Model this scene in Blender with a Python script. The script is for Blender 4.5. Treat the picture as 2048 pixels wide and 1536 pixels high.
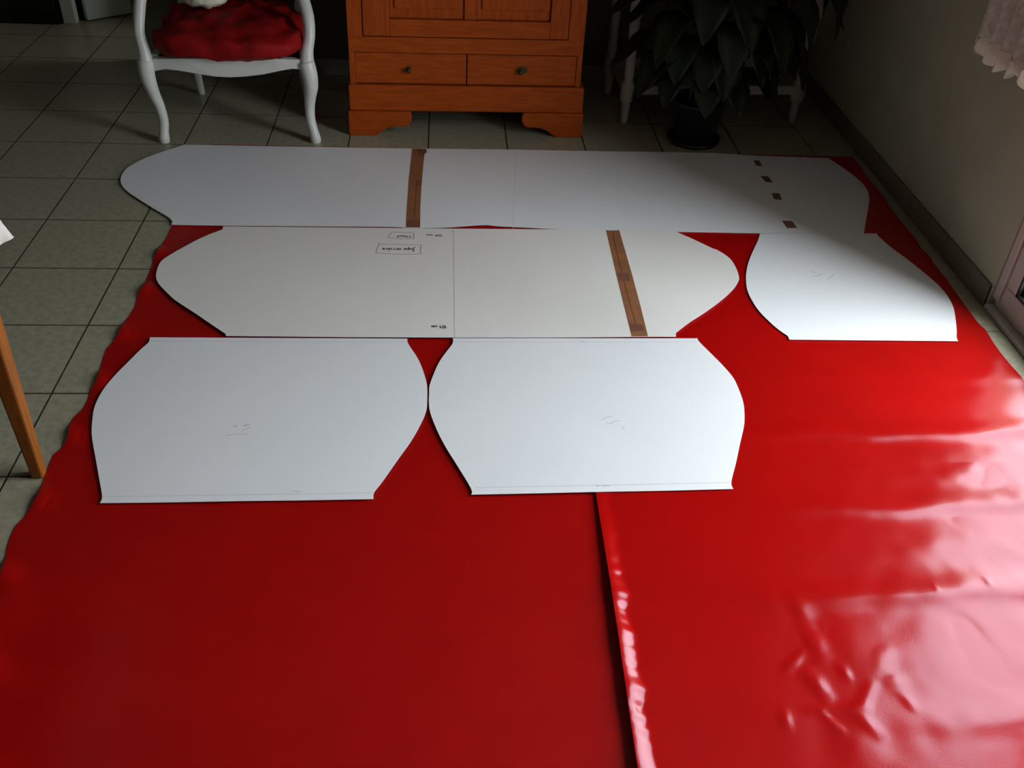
import bpy, bmesh, math, random
from mathutils import Vector, Matrix, noise
random.seed(7)
for _o in list(bpy.data.objects): bpy.data.objects.remove(_o)
C = bpy.context.scene.collection
S = bpy.context.scene
PI = math.pi

# ------------------------------------------------------------------ camera
cam_d = bpy.data.cameras.new('camera'); cam = bpy.data.objects.new('camera', cam_d); C.objects.link(cam)
cam_d.sensor_fit = 'HORIZONTAL'; cam_d.sensor_width = 36.0; cam_d.lens = 33.7096
cam_d.clip_start = 0.05; cam_d.clip_end = 100
cam.matrix_world = Matrix([(0.9974487, -0.0025195, -0.0713419, 1.055241), (-0.0552682, 0.6052765, -0.7940943, -2.109657), (0.0451823, 0.7960113, 0.603593, 1.63944), (0.0, 0.0, 0.0, 1.0)])
S.camera = cam

# ------------------------------------------------------------------ world (overcast daylight) and portal of the glazed door
SKY = 13.6
w = bpy.data.worlds.new('world'); S.world = w; w.use_nodes = True
bg = w.node_tree.nodes['Background']
bg.inputs[0].default_value = (0.90, 0.955, 1.0, 1); bg.inputs[1].default_value = SKY
DY0, DY1, DZ1 = -1.60, 0.467, 2.16            # opening of the glazed door in the right wall
WX = 2.84                                     # inner face of the right wall
pl = bpy.data.lights.new('door_daylight_portal', 'AREA'); pl.shape = 'RECTANGLE'
pl.size = DZ1; pl.size_y = DY1 - DY0; pl.cycles.is_portal = True
po = bpy.data.objects.new('door_daylight_portal', pl); C.objects.link(po)
po.location = (WX + 0.22, (DY0 + DY1) / 2, DZ1 / 2); po.rotation_euler = (0, PI / 2, 0)
hl = bpy.data.lights.new('hall_window_light', 'AREA'); hl.shape = 'RECTANGLE'; hl.size = 1.6; hl.size_y = 0.45
hl.energy = 9.0; hl.color = (0.92, 1.0, 0.95)
ho = bpy.data.objects.new('hall_window_light', hl); C.objects.link(ho)
ho.location = (1.4, 2.92, 1.3); ho.rotation_euler = (0, PI / 2, 0)
S.view_settings.view_transform = 'Standard'; S.view_settings.look = 'None'
S.view_settings.gamma = 1.0; S.view_settings.use_curve_mapping = False
S.view_settings.exposure = 0.0

# ------------------------------------------------------------------ materials
def mat(name, col, rough=0.6, spec=0.5, noise_scale=None, noise_amt=0.15, bump=0.0, bump_scale=80.0, metal=0.0, stretch=None, col2=None, coat=0.0):
    m = bpy.data.materials.new(name); m.use_nodes = True
    nt = m.node_tree; b = nt.nodes['Principled BSDF']
    b.inputs['Base Color'].default_value = (*col, 1); b.inputs['Roughness'].default_value = rough
    b.inputs['Specular IOR Level'].default_value = spec; b.inputs['Metallic'].default_value = metal
    b.inputs['Coat Weight'].default_value = coat
    tc = nt.nodes.new('ShaderNodeTexCoord'); mp = nt.nodes.new('ShaderNodeMapping')
    nt.links.new(tc.outputs['Object'], mp.inputs[0])
    if stretch: mp.inputs['Scale'].default_value = stretch
    if noise_scale:
        n = nt.nodes.new('ShaderNodeTexNoise'); n.inputs['Scale'].default_value = noise_scale; n.inputs['Detail'].default_value = 6
        nt.links.new(mp.outputs[0], n.inputs['Vector'])
        r = nt.nodes.new('ShaderNodeValToRGB'); e = r.color_ramp.elements
        e[0].position = 0.3; e[1].position = 0.7
        c2 = col2 or tuple(c * (1 - noise_amt) for c in col)
        e[0].color = (*c2, 1); e[1].color = (*[min(1, c * (1 + noise_amt * 0.5)) for c in col], 1)
        nt.links.new(n.outputs['Fac'], r.inputs[0]); nt.links.new(r.outputs[0], b.inputs['Base Color'])
    if bump:
        n2 = nt.nodes.new('ShaderNodeTexNoise'); n2.inputs['Scale'].default_value = bump_scale; n2.inputs['Detail'].default_value = 4
        bp = nt.nodes.new('ShaderNodeBump'); bp.inputs['Strength'].default_value = bump; bp.inputs['Distance'].default_value = 0.01
        nt.links.new(mp.outputs[0], n2.inputs['Vector']); nt.links.new(n2.outputs['Fac'], bp.inputs['Height']); nt.links.new(bp.outputs[0], b.inputs['Normal'])
    return m
M = {}
M['tile'] = mat('beige_ceramic_tile', (0.345, 0.33, 0.235), 0.33, 0.5, 45, 0.22, 0.05, 60)
M['grout'] = mat('grey_grout', (0.085, 0.075, 0.055), 0.95, 0.2, 60, 0.2)
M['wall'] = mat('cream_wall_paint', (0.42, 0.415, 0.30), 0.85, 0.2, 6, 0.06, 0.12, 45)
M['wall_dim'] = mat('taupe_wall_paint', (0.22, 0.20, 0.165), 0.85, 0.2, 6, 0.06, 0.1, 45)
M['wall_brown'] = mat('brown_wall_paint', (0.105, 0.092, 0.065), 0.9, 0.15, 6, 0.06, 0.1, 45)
M['ceiling'] = mat('ceiling_paint', (0.30, 0.29, 0.265), 0.9, 0.2, 5, 0.04)
M['baseb'] = mat('brown_ceramic_baseboard', (0.20, 0.175, 0.13), 0.5, 0.4, 40, 0.2)
M['vinyl'] = mat('glossy_red_vinyl', (0.36, 0.0026, 0.0020), 0.19, 0.31, 9, 0.05, 0.02, 200)
M['vinyl'].node_tree.nodes['Principled BSDF'].inputs['Specular Tint'].default_value = (0.72, 0.88, 1.08, 1)
M['vinyl_matt'] = mat('red_vinyl', (0.33, 0.0022, 0.0018), 0.30, 0.28, 9, 0.06, 0.02, 200)
M['card_w'] = mat('white_card', (0.80, 0.82, 0.84), 0.5, 0.35, 3, 0.02)
M['card_c'] = mat('warm_white_card', (0.80, 0.785, 0.75), 0.5, 0.35, 3, 0.02)
M['tape'] = mat('brown_packing_tape', (0.29, 0.12, 0.052), 0.4, 0.35, 22, 0.25, col2=(0.22, 0.10, 0.052))
M['tape_d'] = mat('doubled_brown_tape', (0.19, 0.085, 0.055), 0.35, 0.4, 22, 0.2)
M['tape_l'] = mat('tape_seam', (0.20, 0.06, 0.02), 0.4, 0.4)
M['ink'] = mat('black_felt_pen', (0.05, 0.05, 0.045), 0.7, 0.2)
M['frame_pen'] = mat('thin_pen_line', (0.22, 0.22, 0.20), 0.7, 0.2)
M['pencil'] = mat('faint_pencil', (0.55, 0.56, 0.57), 0.6, 0.3)
M['joint'] = mat('card_joint_shade', (0.56, 0.52, 0.50), 0.6, 0.3)
M['joint_faint'] = mat('faint_card_joint', (0.70, 0.68, 0.69), 0.6, 0.3)
M['white_paint'] = mat('white_painted_wood', (0.56, 0.575, 0.54), 0.38, 0.5, 14, 0.07, 0.04, 60)
M['old_white'] = mat('ivory_painted_wood', (0.36, 0.33, 0.28), 0.6, 0.3, 14, 0.1)
M['wood'] = mat('honey_cherry_wood', (0.315, 0.054, 0.0038), 0.55, 0.13, 9, 0.3, 0.03, 30, stretch=(1.2, 8, 8), col2=(0.25, 0.041, 0.003))
M['wood_v'] = mat('honey_cherry_wood_upright', (0.315, 0.054, 0.0038), 0.55, 0.13, 9, 0.3, 0.03, 30, stretch=(8, 8, 1.2), col2=(0.25, 0.041, 0.003))
M['wood_leg'] = mat('orange_beech_wood', (0.24, 0.072, 0.009), 0.5, 0.2, 9, 0.25, 0.03, 30, stretch=(8, 8, 1.2))
M['groove'] = mat('dark_wood_gap', (0.03, 0.010, 0.004), 0.8, 0.2)
M['knob'] = mat('dark_brass', (0.05, 0.035, 0.018), 0.35, 0.5, metal=0.6)
M['ring'] = mat('aged_brass_plate', (0.06, 0.035, 0.012), 0.5, 0.5, metal=0.5)
M['red_cloth'] = mat('crumpled_red_taffeta', (0.23, 0.003, 0.003), 0.7, 0.15, 18, 0.3, 0.1, 90, col2=(0.17, 0.002, 0.003))
M['red_stripe'] = mat('red_velvet', (0.17, 0.006, 0.005), 0.7, 0.3, 10, 0.3, stretch=(7, 1, 1))
M['cream_cloth'] = mat('cream_cotton', (0.68, 0.68, 0.55), 0.8, 0.2, 20, 0.08)
M['white_cloth'] = mat('white_table_linen', (0.62, 0.60, 0.56), 0.8, 0.2, 30, 0.05)
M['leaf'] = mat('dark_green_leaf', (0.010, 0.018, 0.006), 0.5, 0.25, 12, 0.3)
M['stem'] = mat('green_stem', (0.05, 0.075, 0.03), 0.5, 0.4)
M['pot'] = mat('black_plastic_pot', (0.012, 0.012, 0.014), 0.4, 0.4)
M['soil'] = mat('potting_soil', (0.02, 0.014, 0.009), 0.95, 0.1, 60, 0.4)
M['pvc'] = mat('white_window_profile', (0.50, 0.48, 0.43), 0.35, 0.5)
M['gasket'] = mat('black_rubber_gasket', (0.012, 0.012, 0.012), 0.45, 0.4)
M['alu'] = mat('grey_aluminium_bead', (0.30, 0.31, 0.32), 0.35, 0.5, metal=0.7)
M['sheer'] = mat('ecru_lace_curtain', (0.62, 0.58, 0.50), 0.85, 0.2, 60, 0.25)
M['door'] = mat('pale_grey_door_paint', (0.80, 0.84, 0.80), 0.4, 0.5)
M['cab'] = mat('ebony_stained_wood', (0.010, 0.008, 0.006), 0.5, 0.3, 8, 0.3, stretch=(8, 8, 1))
M['outer'] = mat('brown_outdoor_render', (0.12, 0.10, 0.085), 0.9, 0.2, 5, 0.1)
M['terrace'] = mat('pale_terrace_concrete', (0.55, 0.55, 0.53), 0.8, 0.3, 5, 0.1)
# clear glass: thin sheet, transparent with a faint mirror reflection
g = bpy.data.materials.new('clear_glass'); g.use_nodes = True; nt = g.node_tree; nt.nodes.clear()
o_ = nt.nodes.new('ShaderNodeOutputMaterial'); mx = nt.nodes.new('ShaderNodeMixShader'); tr = nt.nodes.new('ShaderNodeBsdfTransparent')
gl = nt.nodes.new('ShaderNodeBsdfGlossy'); gl.inputs['Roughness'].default_value = 0.02
tr.inputs[0].default_value = (0.96, 0.97, 0.97, 1); mx.inputs[0].default_value = 0.05
nt.links.new(tr.outputs[0], mx.inputs[1]); nt.links.new(gl.outputs[0], mx.inputs[2]); nt.links.new(mx.outputs[0], o_.inputs[0])
M['glass'] = g

# ------------------------------------------------------------------ helpers
def tag(o, label=None, cat=None, group=None, kind=None):
    if label: o['label'] = label
    if cat: o['category'] = cat
    if group: o['group'] = group
    if kind: o['kind'] = kind
    return o
def obj(name, bm, m, parent=None, smooth=False, loc=None, kind=None, bevel=0.0):
    me = bpy.data.meshes.new(name)
    bmesh.ops.recalc_face_normals(bm, faces=bm.faces[:])
    bm.to_mesh(me); bm.free()
    o = bpy.data.objects.new(name, me); C.objects.link(o)
    for mm in (m if isinstance(m, (list, tuple)) else [m]): me.materials.append(M[mm])
    if smooth:
        for p in me.polygons: p.use_smooth = True
    if parent is not None: o.parent = parent
    if loc is not None: o.location = loc
    if kind: o['kind'] = kind
    if bevel:
        b = o.modifiers.new('bevel', 'BEVEL'); b.width = bevel; b.segments = 2; b.limit_method = 'ANGLE'; b.angle_limit = 0.6
    return o
def empty(name, loc, rz=0.0):
    o = bpy.data.objects.new(name, None); C.objects.link(o); o.location = loc; o.rotation_euler = (0, 0, rz); o.empty_display_size = 0.1
    return o
def box(bm, x0, x1, y0, y1, z0, z1):
    v = [bm.verts.new((x, y, z)) for x in (x0, x1) for y in (y0, y1) for z in (z0, z1)]
    for f in ((0, 1, 3, 2), (4, 6, 7, 5), (0, 4, 5, 1), (2, 3, 7, 6), (0, 2, 6, 4), (1, 5, 7, 3)): bm.faces.new([v[i] for i in f])
    return bm
def B(*a): return box(bmesh.new(), *a)
def prism_y(bm, pts, y0, y1):
    "outline in x, z extruded from y0 to y1"
    a = [bm.verts.new((x, y0, z)) for x, z in pts]; b = [bm.verts.new((x, y1, z)) for x, z in pts]
    n = len(pts); bm.faces.new(a); bm.faces.new(b[::-1])
    for i in range(n): bm.faces.new((a[i], b[i], b[(i + 1) % n], a[(i + 1) % n]))
    return bm
def slab(bm, pts, z0, z1):
    "outline in x, y extruded from z0 to z1"
    a = [bm.verts.new((x, y, z0)) for x, y in pts]; b = [bm.verts.new((x, y, z1)) for x, y in pts]
    n = len(pts); bm.faces.new(a[::-1]); bm.faces.new(b)
    for i in range(n): bm.faces.new((a[i], a[(i + 1) % n], b[(i + 1) % n], b[i]))
    return bm
def tube(bm, pts, rad, seg=12, cap=True, sx=1.0):
    "sweep a circle (or oval) along points; rad is one radius per point or a number"
    P = [Vector(p) for p in pts]; n = len(P)
    R = rad if isinstance(rad, (list, tuple)) else [rad] * n
    rings = []; up = None
    for i in range(n):
        t = (P[min(i + 1, n - 1)] - P[max(i - 1, 0)]).normalized()
        if up is None: up = Vector((0, 1, 0)) if abs(t.y) < 0.9 else Vector((1, 0, 0))
        a = t.cross(up).normalized(); b = a.cross(t).normalized(); up = b
        rings.append([bm.verts.new(P[i] + a * (math.cos(2 * PI * k / seg) * R[i] * sx) + b * (math.sin(2 * PI * k / seg) * R[i])) for k in range(seg)])
    for i in range(n - 1):
        for k in range(seg): bm.faces.new((rings[i][k], rings[i][(k + 1) % seg], rings[i + 1][(k + 1) % seg], rings[i + 1][k]))
    if cap: bm.faces.new(rings[0][::-1]); bm.faces.new(rings[-1])
    return bm
def lathe(bm, prof, cx=0, cy=0, seg=20):
    rings = [[bm.verts.new((cx + r * math.cos(2 * PI * k / seg), cy + r * math.sin(2 * PI * k / seg), z)) for k in range(seg)] for r, z in prof]
    for i in range(len(rings) - 1):
        for k in range(seg): bm.faces.new((rings[i][k], rings[i][(k + 1) % seg], rings[i + 1][(k + 1) % seg], rings[i + 1][k]))
    bm.faces.new(rings[0][::-1]); bm.faces.new(rings[-1])
    return bm
def crm(pts, sub=5):
    "Catmull-Rom through points (any dimension)"
    P = [Vector(p) for p in pts]; out = []
    for i in range(len(P) - 1):
        p0 = P[max(i - 1, 0)]; p1 = P[i]; p2 = P[i + 1]; p3 = P[min(i + 2, len(P) - 1)]
        for k in range(sub):
            t = k / sub
            out.append(0.5 * ((2 * p1) + (p2 - p0) * t + (2 * p0 - 5 * p1 + 4 * p2 - p3) * t * t + (3 * p1 - p0 - 3 * p2 + p3) * t ** 3))
    out.append(P[-1]); return out
def interp(tab, t):
    if t <= tab[0][0]: return tab[0][1]
    for (a, b), (c, d) in zip(tab, tab[1:]):
        if t <= c: return b + (d - b) * (t - a) / (c - a) if c > a else d
    return tab[-1][1]
def sstep(a, b, x):
    t = min(1, max(0, (x - a) / (b - a))); return t * t * (3 - 2 * t)

# ------------------------------------------------------------------ the room
LX, BY, FY, CH = -3.4, 2.5, -4.2, 2.55
T = 0.33
floor = obj('floor', B(LX, WX + 0.0, FY, 5.2, -0.06, -0.004), 'grout', kind='structure')
def tile_mesh(wx, wy, h=0.004):
    bm = B(-wx / 2, wx / 2, -wy / 2, wy / 2, -h, 0.0)
    bm.normal_update()
    bmesh.ops.recalc_face_normals(bm, faces=bm.faces[:])
    bmesh.ops.bevel(bm, geom=[e for e in bm.edges if all(v.co.z > -0.001 for v in e.verts)], offset=0.0006, segments=1, affect='EDGES')
    bm.normal_update()
    me = bpy.data.meshes.new('tile')
    for f in bm.faces: f.material_index = 0 if f.normal.z > 0.9 else 1
    bm.to_mesh(me); bm.free(); me.materials.append(M['tile']); me.materials.append(M['grout']); return me
GAP = 0.0042
tm = tile_mesh(T - GAP, T - GAP); rest = bmesh.new()
import itertools
for i, j in itertools.product(range(-11, 9), range(-13, 16)):
    x0, x1, y0, y1 = i * T, (i + 1) * T, j * T, (j + 1) * T
    if x1 < LX or y1 > 5.3 or y0 < FY: continue
    if -6 <= i and -6 <= j <= 12 and i < 8:
        t = bpy.data.objects.new('tile', tm); C.objects.link(t); t.parent = floor; t.location = ((x0 + x1) / 2, (y0 + y1) / 2, 0)
    else:
        x1 = min(x1, WX)
        box(rest, x0 + GAP / 2, x1 - GAP / 2, y0 + GAP / 2, y1 - GAP / 2, -0.004, 0.0)
obj('tile_field', rest, 'tile', floor, kind='stuff')
WO = WX + 0.24
bm = bmesh.new()
box(bm, WX, WO, DY1, 5.2, -0.06, CH); box(bm, WX, WO, FY, DY0, -0.06, CH); box(bm, WX, WO, DY0, DY1, DZ1, CH)
obj('wall_right', bm, 'wall', kind='structure')
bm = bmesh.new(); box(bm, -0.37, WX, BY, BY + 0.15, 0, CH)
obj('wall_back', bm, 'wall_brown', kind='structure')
bm = bmesh.new()
box(bm, LX, -0.93, 3.2, 3.35, 0, CH); box(bm, -0.05, WX, 3.2, 3.35, 0, CH); box(bm, -0.93, -0.05, 3.2, 3.35, 2.08, CH)
obj('wall_hall', bm, 'wall', kind='structure')
obj('wall_left', B(LX - 0.15, LX, FY, 5.2, 0, CH), 'wall_dim', kind='structure')
obj('wall_front', B(LX - 0.15, WO, FY - 0.15, FY, 0, CH), 'wall_dim', kind='structure')
obj('wall_far', B(LX - 0.15, WO, 5.2, 5.35, 0, CH), 'wall', kind='structure')
obj('ceiling', B(LX - 0.15, WO, FY - 0.15, 5.35, CH, CH + 0.1), 'ceiling', kind='structure')
# baseboards of cut floor tile, tile by tile
def baseboard(name, p0, p1, nrm, h=0.08, th=0.009):
    a = Vector(p0); b = Vector(p1); L = (b - a).length; d = (b - a) / L; n = Vector(nrm)
    root = obj(name, slab(bmesh.new(), [tuple(a), tuple(b), tuple(b + n * (th - 0.002)), tuple(a + n * (th - 0.002))], 0.0005, h - 0.002), 'grout', kind='structure')
    s = 0.0
    while s < L - 0.01:
        e = min(L, s + T)
        q = [a + d * (s + 0.0012), a + d * (e - 0.0012)]
        obj('baseboard_tile', slab(bmesh.new(), [tuple(q[0]), tuple(q[1]), tuple(q[1] + n * th), tuple(q[0] + n * th)], 0.001, h), 'baseb', root, bevel=0.0012)
        s = e
baseboard('baseboard_right', (WX, DY1 + 0.012), (WX, BY), (-1, 0))
baseboard('baseboard_back', (-0.37, BY), (WX - 0.01, BY), (0, -1))
baseboard('baseboard_left', (LX, FY), (LX, 3.2), (1, 0))
obj('terrace', B(WO, 14, -9, 9, -0.16, -0.06), 'terrace', kind='structure')
obj('added_daylight_blocker', B(WO, 4.35, -2.05, -1.8, -0.06, 5.5), 'outer', kind='structure')  # unseen upright slab, added to keep slanting daylight off the back right corner
obj('outer_wall', B(WO, WO + 0.05, -1.8, 9, CH, 5.5), 'outer', kind='structure')
obj('added_sky_blocker', B(WO, WO + 0.28, -1.8, 9, 2.36, 2.5), 'outer', kind='structure')  # unseen slab above the opening, added to cut high sky light near the door

# glazed door in the right wall
dr = obj('door_1', B(WX + 0.02, WX + 0.09, DY0, DY1, 0.0, 0.045), 'pvc', kind='structure', bevel=0.003)
fx0, fx1 = WX + 0.012, WX + 0.075
def bar(name, y0, y1, z0, z1, x0=fx0, x1=fx1, m='pvc', parent=dr, bev=0.004): return obj(name, B(x0, x1, y0, y1, z0, z1), m, parent, bevel=bev)
bar('door_frame', DY1 - 0.035, DY1, 0.045, DZ1, WX + 0.004, WX + 0.085); bar('door_frame', DY0, DY0 + 0.035, 0.045, DZ1, WX + 0.004, WX + 0.085)
bar('door_frame', DY0 + 0.035, DY1 - 0.035, DZ1 - 0.035, DZ1, WX + 0.004, WX + 0.085)
ym = (DY0 + DY1) / 2
for a, b in ((ym + 0.004, DY1 - 0.037), (DY0 + 0.037, ym - 0.004)):
    sw = 0.058
    sash = bar('door_sash', a, b, 0.048, 0.048 + sw)
    bar('stile', a, a + sw, 0.048 + sw, DZ1 - 0.04 - sw, parent=sash); bar('stile', b - sw, b, 0.048 + sw, DZ1 - 0.04 - sw, parent=sash)
    bar('top_rail', a, b, DZ1 - 0.04 - sw, DZ1 - 0.04, parent=sash)
    gy0, gy1, gz0, gz1 = a + sw, b - sw, 0.048 + sw, DZ1 - 0.04 - sw
    bm = bmesh.new(); q = 0.009
    box(bm, fx0 + 0.002, fx1 - 0.01, gy0, gy1, gz0, gz0 + q); box(bm, fx0 + 0.002, fx1 - 0.01, gy0, gy1, gz1 - q, gz1)
    box(bm, fx0 + 0.002, fx1 - 0.01, gy0, gy0 + q, gz0, gz1); box(bm, fx0 + 0.002, fx1 - 0.01, gy1 - q, gy1, gz0, gz1)
    obj('gasket', bm, 'gasket', sash)
    bm = bmesh.new(); q2 = 0.021
    box(bm, fx0 + 0.02, fx1 - 0.015, gy0 + q, gy1 - q, gz0 + q, gz0 + q2); box(bm, fx0 + 0.02, fx1 - 0.015, gy0 + q, gy1 - q, gz1 - q2, gz1 - q)
    box(bm, fx0 + 0.02, fx1 - 0.015, gy0 + q, gy0 + q2, gz0 + q2, gz1 - q2); box(bm, fx0 + 0.02, fx1 - 0.015, gy1 - q2, gy1 - q, gz0 + q2, gz1 - q2)
    obj('glazing_bead', bm, 'alu', sash)
    bm = bmesh.new(); v = [bm.verts.new((fx0 + 0.035, y, z)) for y, z in ((gy0 + q, gz0 + q), (gy1 - q, gz0 + q), (gy1 - q, gz1 - q), (gy0 + q, gz1 - q))]; bm.faces.new(v)
    obj('pane', bm, 'glass', sash)
hd = obj('door_handle', B(fx0 - 0.012, fx0, ym + 0.02, ym + 0.05, 1.0, 1.16), 'alu', dr, bevel=0.003)
obj('lever', tube(bmesh.new(), [(fx0 - 0.01, ym + 0.035, 1.09), (fx0 - 0.05, ym + 0.035, 1.09), (fx0 - 0.055, ym + 0.08, 1.085), (fx0 - 0.055, ym + 0.15, 1.08)], 0.009), 'alu', hd, smooth=True)
tr_ = obj('trim_1', B(WX - 0.012, WX + 0.02, DY0, DY1, 0.0006, 0.018), 'pvc', kind='structure', bevel=0.003)

# hall door, its casing and the dark cupboard beside it
d2 = obj('door_2', B(0.0, 0.80, -0.02, 0.02, 0.006, 2.04), 'door', kind='structure', bevel=0.003)
d2.location = (-0.838, 3.225, 0); d2.rotation_euler = (0, 0, math.radians(38.4))
obj('door_handle', tube(bmesh.new(), [(0.74, -0.02, 1.02), (0.74, -0.06, 1.02), (0.64, -0.065, 1.02)], 0.009), 'alu', d2, smooth=True)
obj('hinge', B(-0.006, 0.012, -0.03, -0.018, 0.2, 0.29), 'alu', d2); obj('hinge', B(-0.006, 0.012, -0.03, -0.018, 1.7, 1.79), 'alu', d2)
cs = obj('trim_2', B(-0.938, -0.872, 3.165, 3.215, 0.0, 2.10), 'door', kind='structure', bevel=0.004)
obj('trim_3', B(-0.05, 0.03, 3.105, 3.215, 0.0, 2.10), 'door', kind='structure', bevel=0.004)
obj('trim_4', B(-0.872, -0.05, 3.165, 3.215, 2.04, 2.10), 'door', kind='structure', bevel=0.004)
cb = empty('dark_cupboard', (-1.7, 3.18, 0)); tag(cb, 'tall black-stained cupboard beside the white door casing, far left', 'cupboard')
obj('carcass', B(-0.72, 0.755, -0.02, 0.0, 0.0, 1.9), 'cab', cb); obj('door', B(-0.70, -0.005, -0.045, -0.021, 0.06, 1.86), 'cab', cb, bevel=0.003)
obj('door', B(0.005, 0.74, -0.045, -0.021, 0.06, 1.86), 'cab', cb, bevel=0.003); obj('plinth', B(-0.71, 0.745, -0.035, -0.021, 0.0, 0.055), 'cab', cb)

# ------------------------------------------------------------------ red vinyl sheets
BACKY = 1.655
LEFT = sorted([(y, x) for x, y in [(0.1060, 1.6420), (0.1000, 1.2820), (0.1100, 1.0010), (0.1080, 0.9560), (0.1070, 0.8770), (0.1010, 0.7930), (0.1030, 0.7660), (0.1000, 0.7060), (0.1050, 0.6670), (0.1060, 0.6170), (0.1100, 0.5470), (0.1060, 0.4870), (0.1110, 0.4210), (0.1070, 0.3800), (0.1010, 0.3330), (0.1060, 0.2810), (0.0970, 0.2440), (0.0870, 0.2090), (0.0920, 0.1500), (0.1000, 0.0950), (0.1080, 0.0490), (0.0990, 0.0090), (0.1040, -0.0310), (0.1020, -0.0690), (0.0880, -0.1070), (0.0920, -0.1460), (0.1030, -0.1910), (0.0990, -0.2220), (0.0840, -0.2510), (0.0860, -0.2900), (0.0900, -0.3420), (0.0990, -0.3990), (0.0950, -0.4380), (0.0870, -0.4690), (0.0760, -0.5010), (0.0800, -0.5550), (0.0950, -0.6150), (0.1040, -0.6710), (0.1230, -0.7790), (0.1700, -0.9590), (0.2290, -1.1630)]])
RIGHT = sorted([(y, x) for x, y in [(2.7980, 1.6650), (2.7970, 1.6450), (2.7970, 1.5450), (2.7890, 1.4390), (2.7930, 1.3110), (2.7940, 1.2530), (2.7830, 1.1800), (2.7850, 1.1130), (2.7820, 1.0250), (2.7850, 0.9510), (2.7770, 0.8570), (2.7860, 0.8110), (2.7790, 0.7500), (2.7800, 0.7050), (2.7770, 0.5960), (2.7700, 0.4340), (2.7670, 0.3640), (2.7740, 0.3270), (2.7680, 0.2740), (2.7640, 0.2090), (2.7650, 0.1460), (2.7670, 0.0880), (2.7650, 0.0560)]] + [(-0.5, 2.74), (-1.0, 2.76), (-2.2, 2.74)])
SEAM = [(-2.2, 1.405), (-1.136, 1.414), (-0.75, 1.424), (-0.396, 1.431), (0.4, 1.44), (1.7, 1.45)]
def fbm(x, y, s): return noise.noise(Vector((x * s, y * s, 0.3)))
def h_left(x, y):
    xl = interp(LEFT, y); d = x - xl
    z = 0.0016 + 0.0012 * (fbm(x, y, 4) + 0.6) * sstep(-0.1, -0.5, y)
    rip = math.sin(2 * PI * (y + 0.3 * d) / 0.235)
    z += 0.009 * max(0, rip) ** 1.5 * math.exp(-(d / 0.04) ** 2) * sstep(1.2, 0.7, y)
    # rolling folds at the near left corner
    s = (y + 0.75) - 0.25 * d
    z += 0.006 * math.exp(-(s / 0.07) ** 2) * math.exp(-(d / 0.07) ** 2)
    s = (y + 0.98) - 0.1 * d
    z += 0.003 * math.exp(-(s / 0.09) ** 2) * math.exp(-((d) / 0.35) ** 2)
    if y > -0.56 and d > 0.024: z = min(z, 0.0052)
    # the sheet dips under the overlapping one
    return z * (1 - 0.75 * sstep(1.36, 1.42, x))
RIDGES = [0.88, 0.61, 0.335, 0.072, -0.178, -0.457, -0.735, -1.06, -1.35]
SEGS = [(1.8360, -0.7540, 1.8410, -0.8030, 0.015, 0.005), (1.8390, -0.8320, 1.8460, -0.8920, 0.015, 0.007), (1.7600, -0.9320, 1.8070, -0.8850, 0.007, 0.004), (1.8070, -0.9430, 1.8240, -0.9900, 0.012, 0.007), (1.8780, -0.9250, 1.8850, -0.9550, 0.006, 0.004), (1.8900, -1.0180, 1.9290, -0.9700, 0.008, 0.004), (1.9470, -0.9400, 1.9920, -0.8850, 0.012, 0.0035), (1.9770, -0.9470, 1.9840, -0.9770, 0.014, 0.005), (1.9850, -1.0010, 1.9930, -1.0270, 0.007, 0.003), (1.7850, -1.0250, 1.8930, -1.0230, 0.007, 0.004), (1.8030, -1.0300, 1.8280, -1.0730, 0.006, 0.004), (1.8720, -1.0360, 1.8970, -1.0800, 0.009, 0.005), (2.1890, -0.8200, 2.1960, -0.9470, 0.022, -0.008), (1.7290, -1.0230, 1.7250, -1.0630, 0.007, 0.004), (1.8720, -0.8030, 1.8040, -0.8810, 0.03, -0.004), (1.9340, -0.8180, 1.9110, -1.0050, 0.03, 0.004), (2.1630, -0.7100, 2.1650, -0.7330, 0.004, 0.0018), (2.2940, -0.6970, 2.2970, -0.7260, 0.004, 0.0018), (1.8850, -1.0500, 1.8200, -1.1500, 0.03, 0.005), (1.7910, -1.0580, 1.7810, -1.1490, 0.03, -0.004), (2.4890, -0.2460, 2.4630, -0.4190, 0.025, -0.004), (2.3290, -0.3630, 2.4620, -0.3060, 0.02, 0.004), (2.1420, -0.6340, 2.2790, -0.5390, 0.03, 0.003), (1.7620, -0.7180, 1.7910, -0.7750, 0.02, 0.003), (1.7150, -1.0450, 1.8130, -1.1130, 0.04, 0.003)]
def segd(px, py, s):
    ax, ay, bx, by = s[:4]; dx, dy = bx - ax, by - ay; t = ((px - ax) * dx + (py - ay) * dy) / (dx * dx + dy * dy)
    tc_ = min(1, max(0, t)); return math.hypot(px - ax - dx * tc_, py - ay - dy * tc_), tc_
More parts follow.
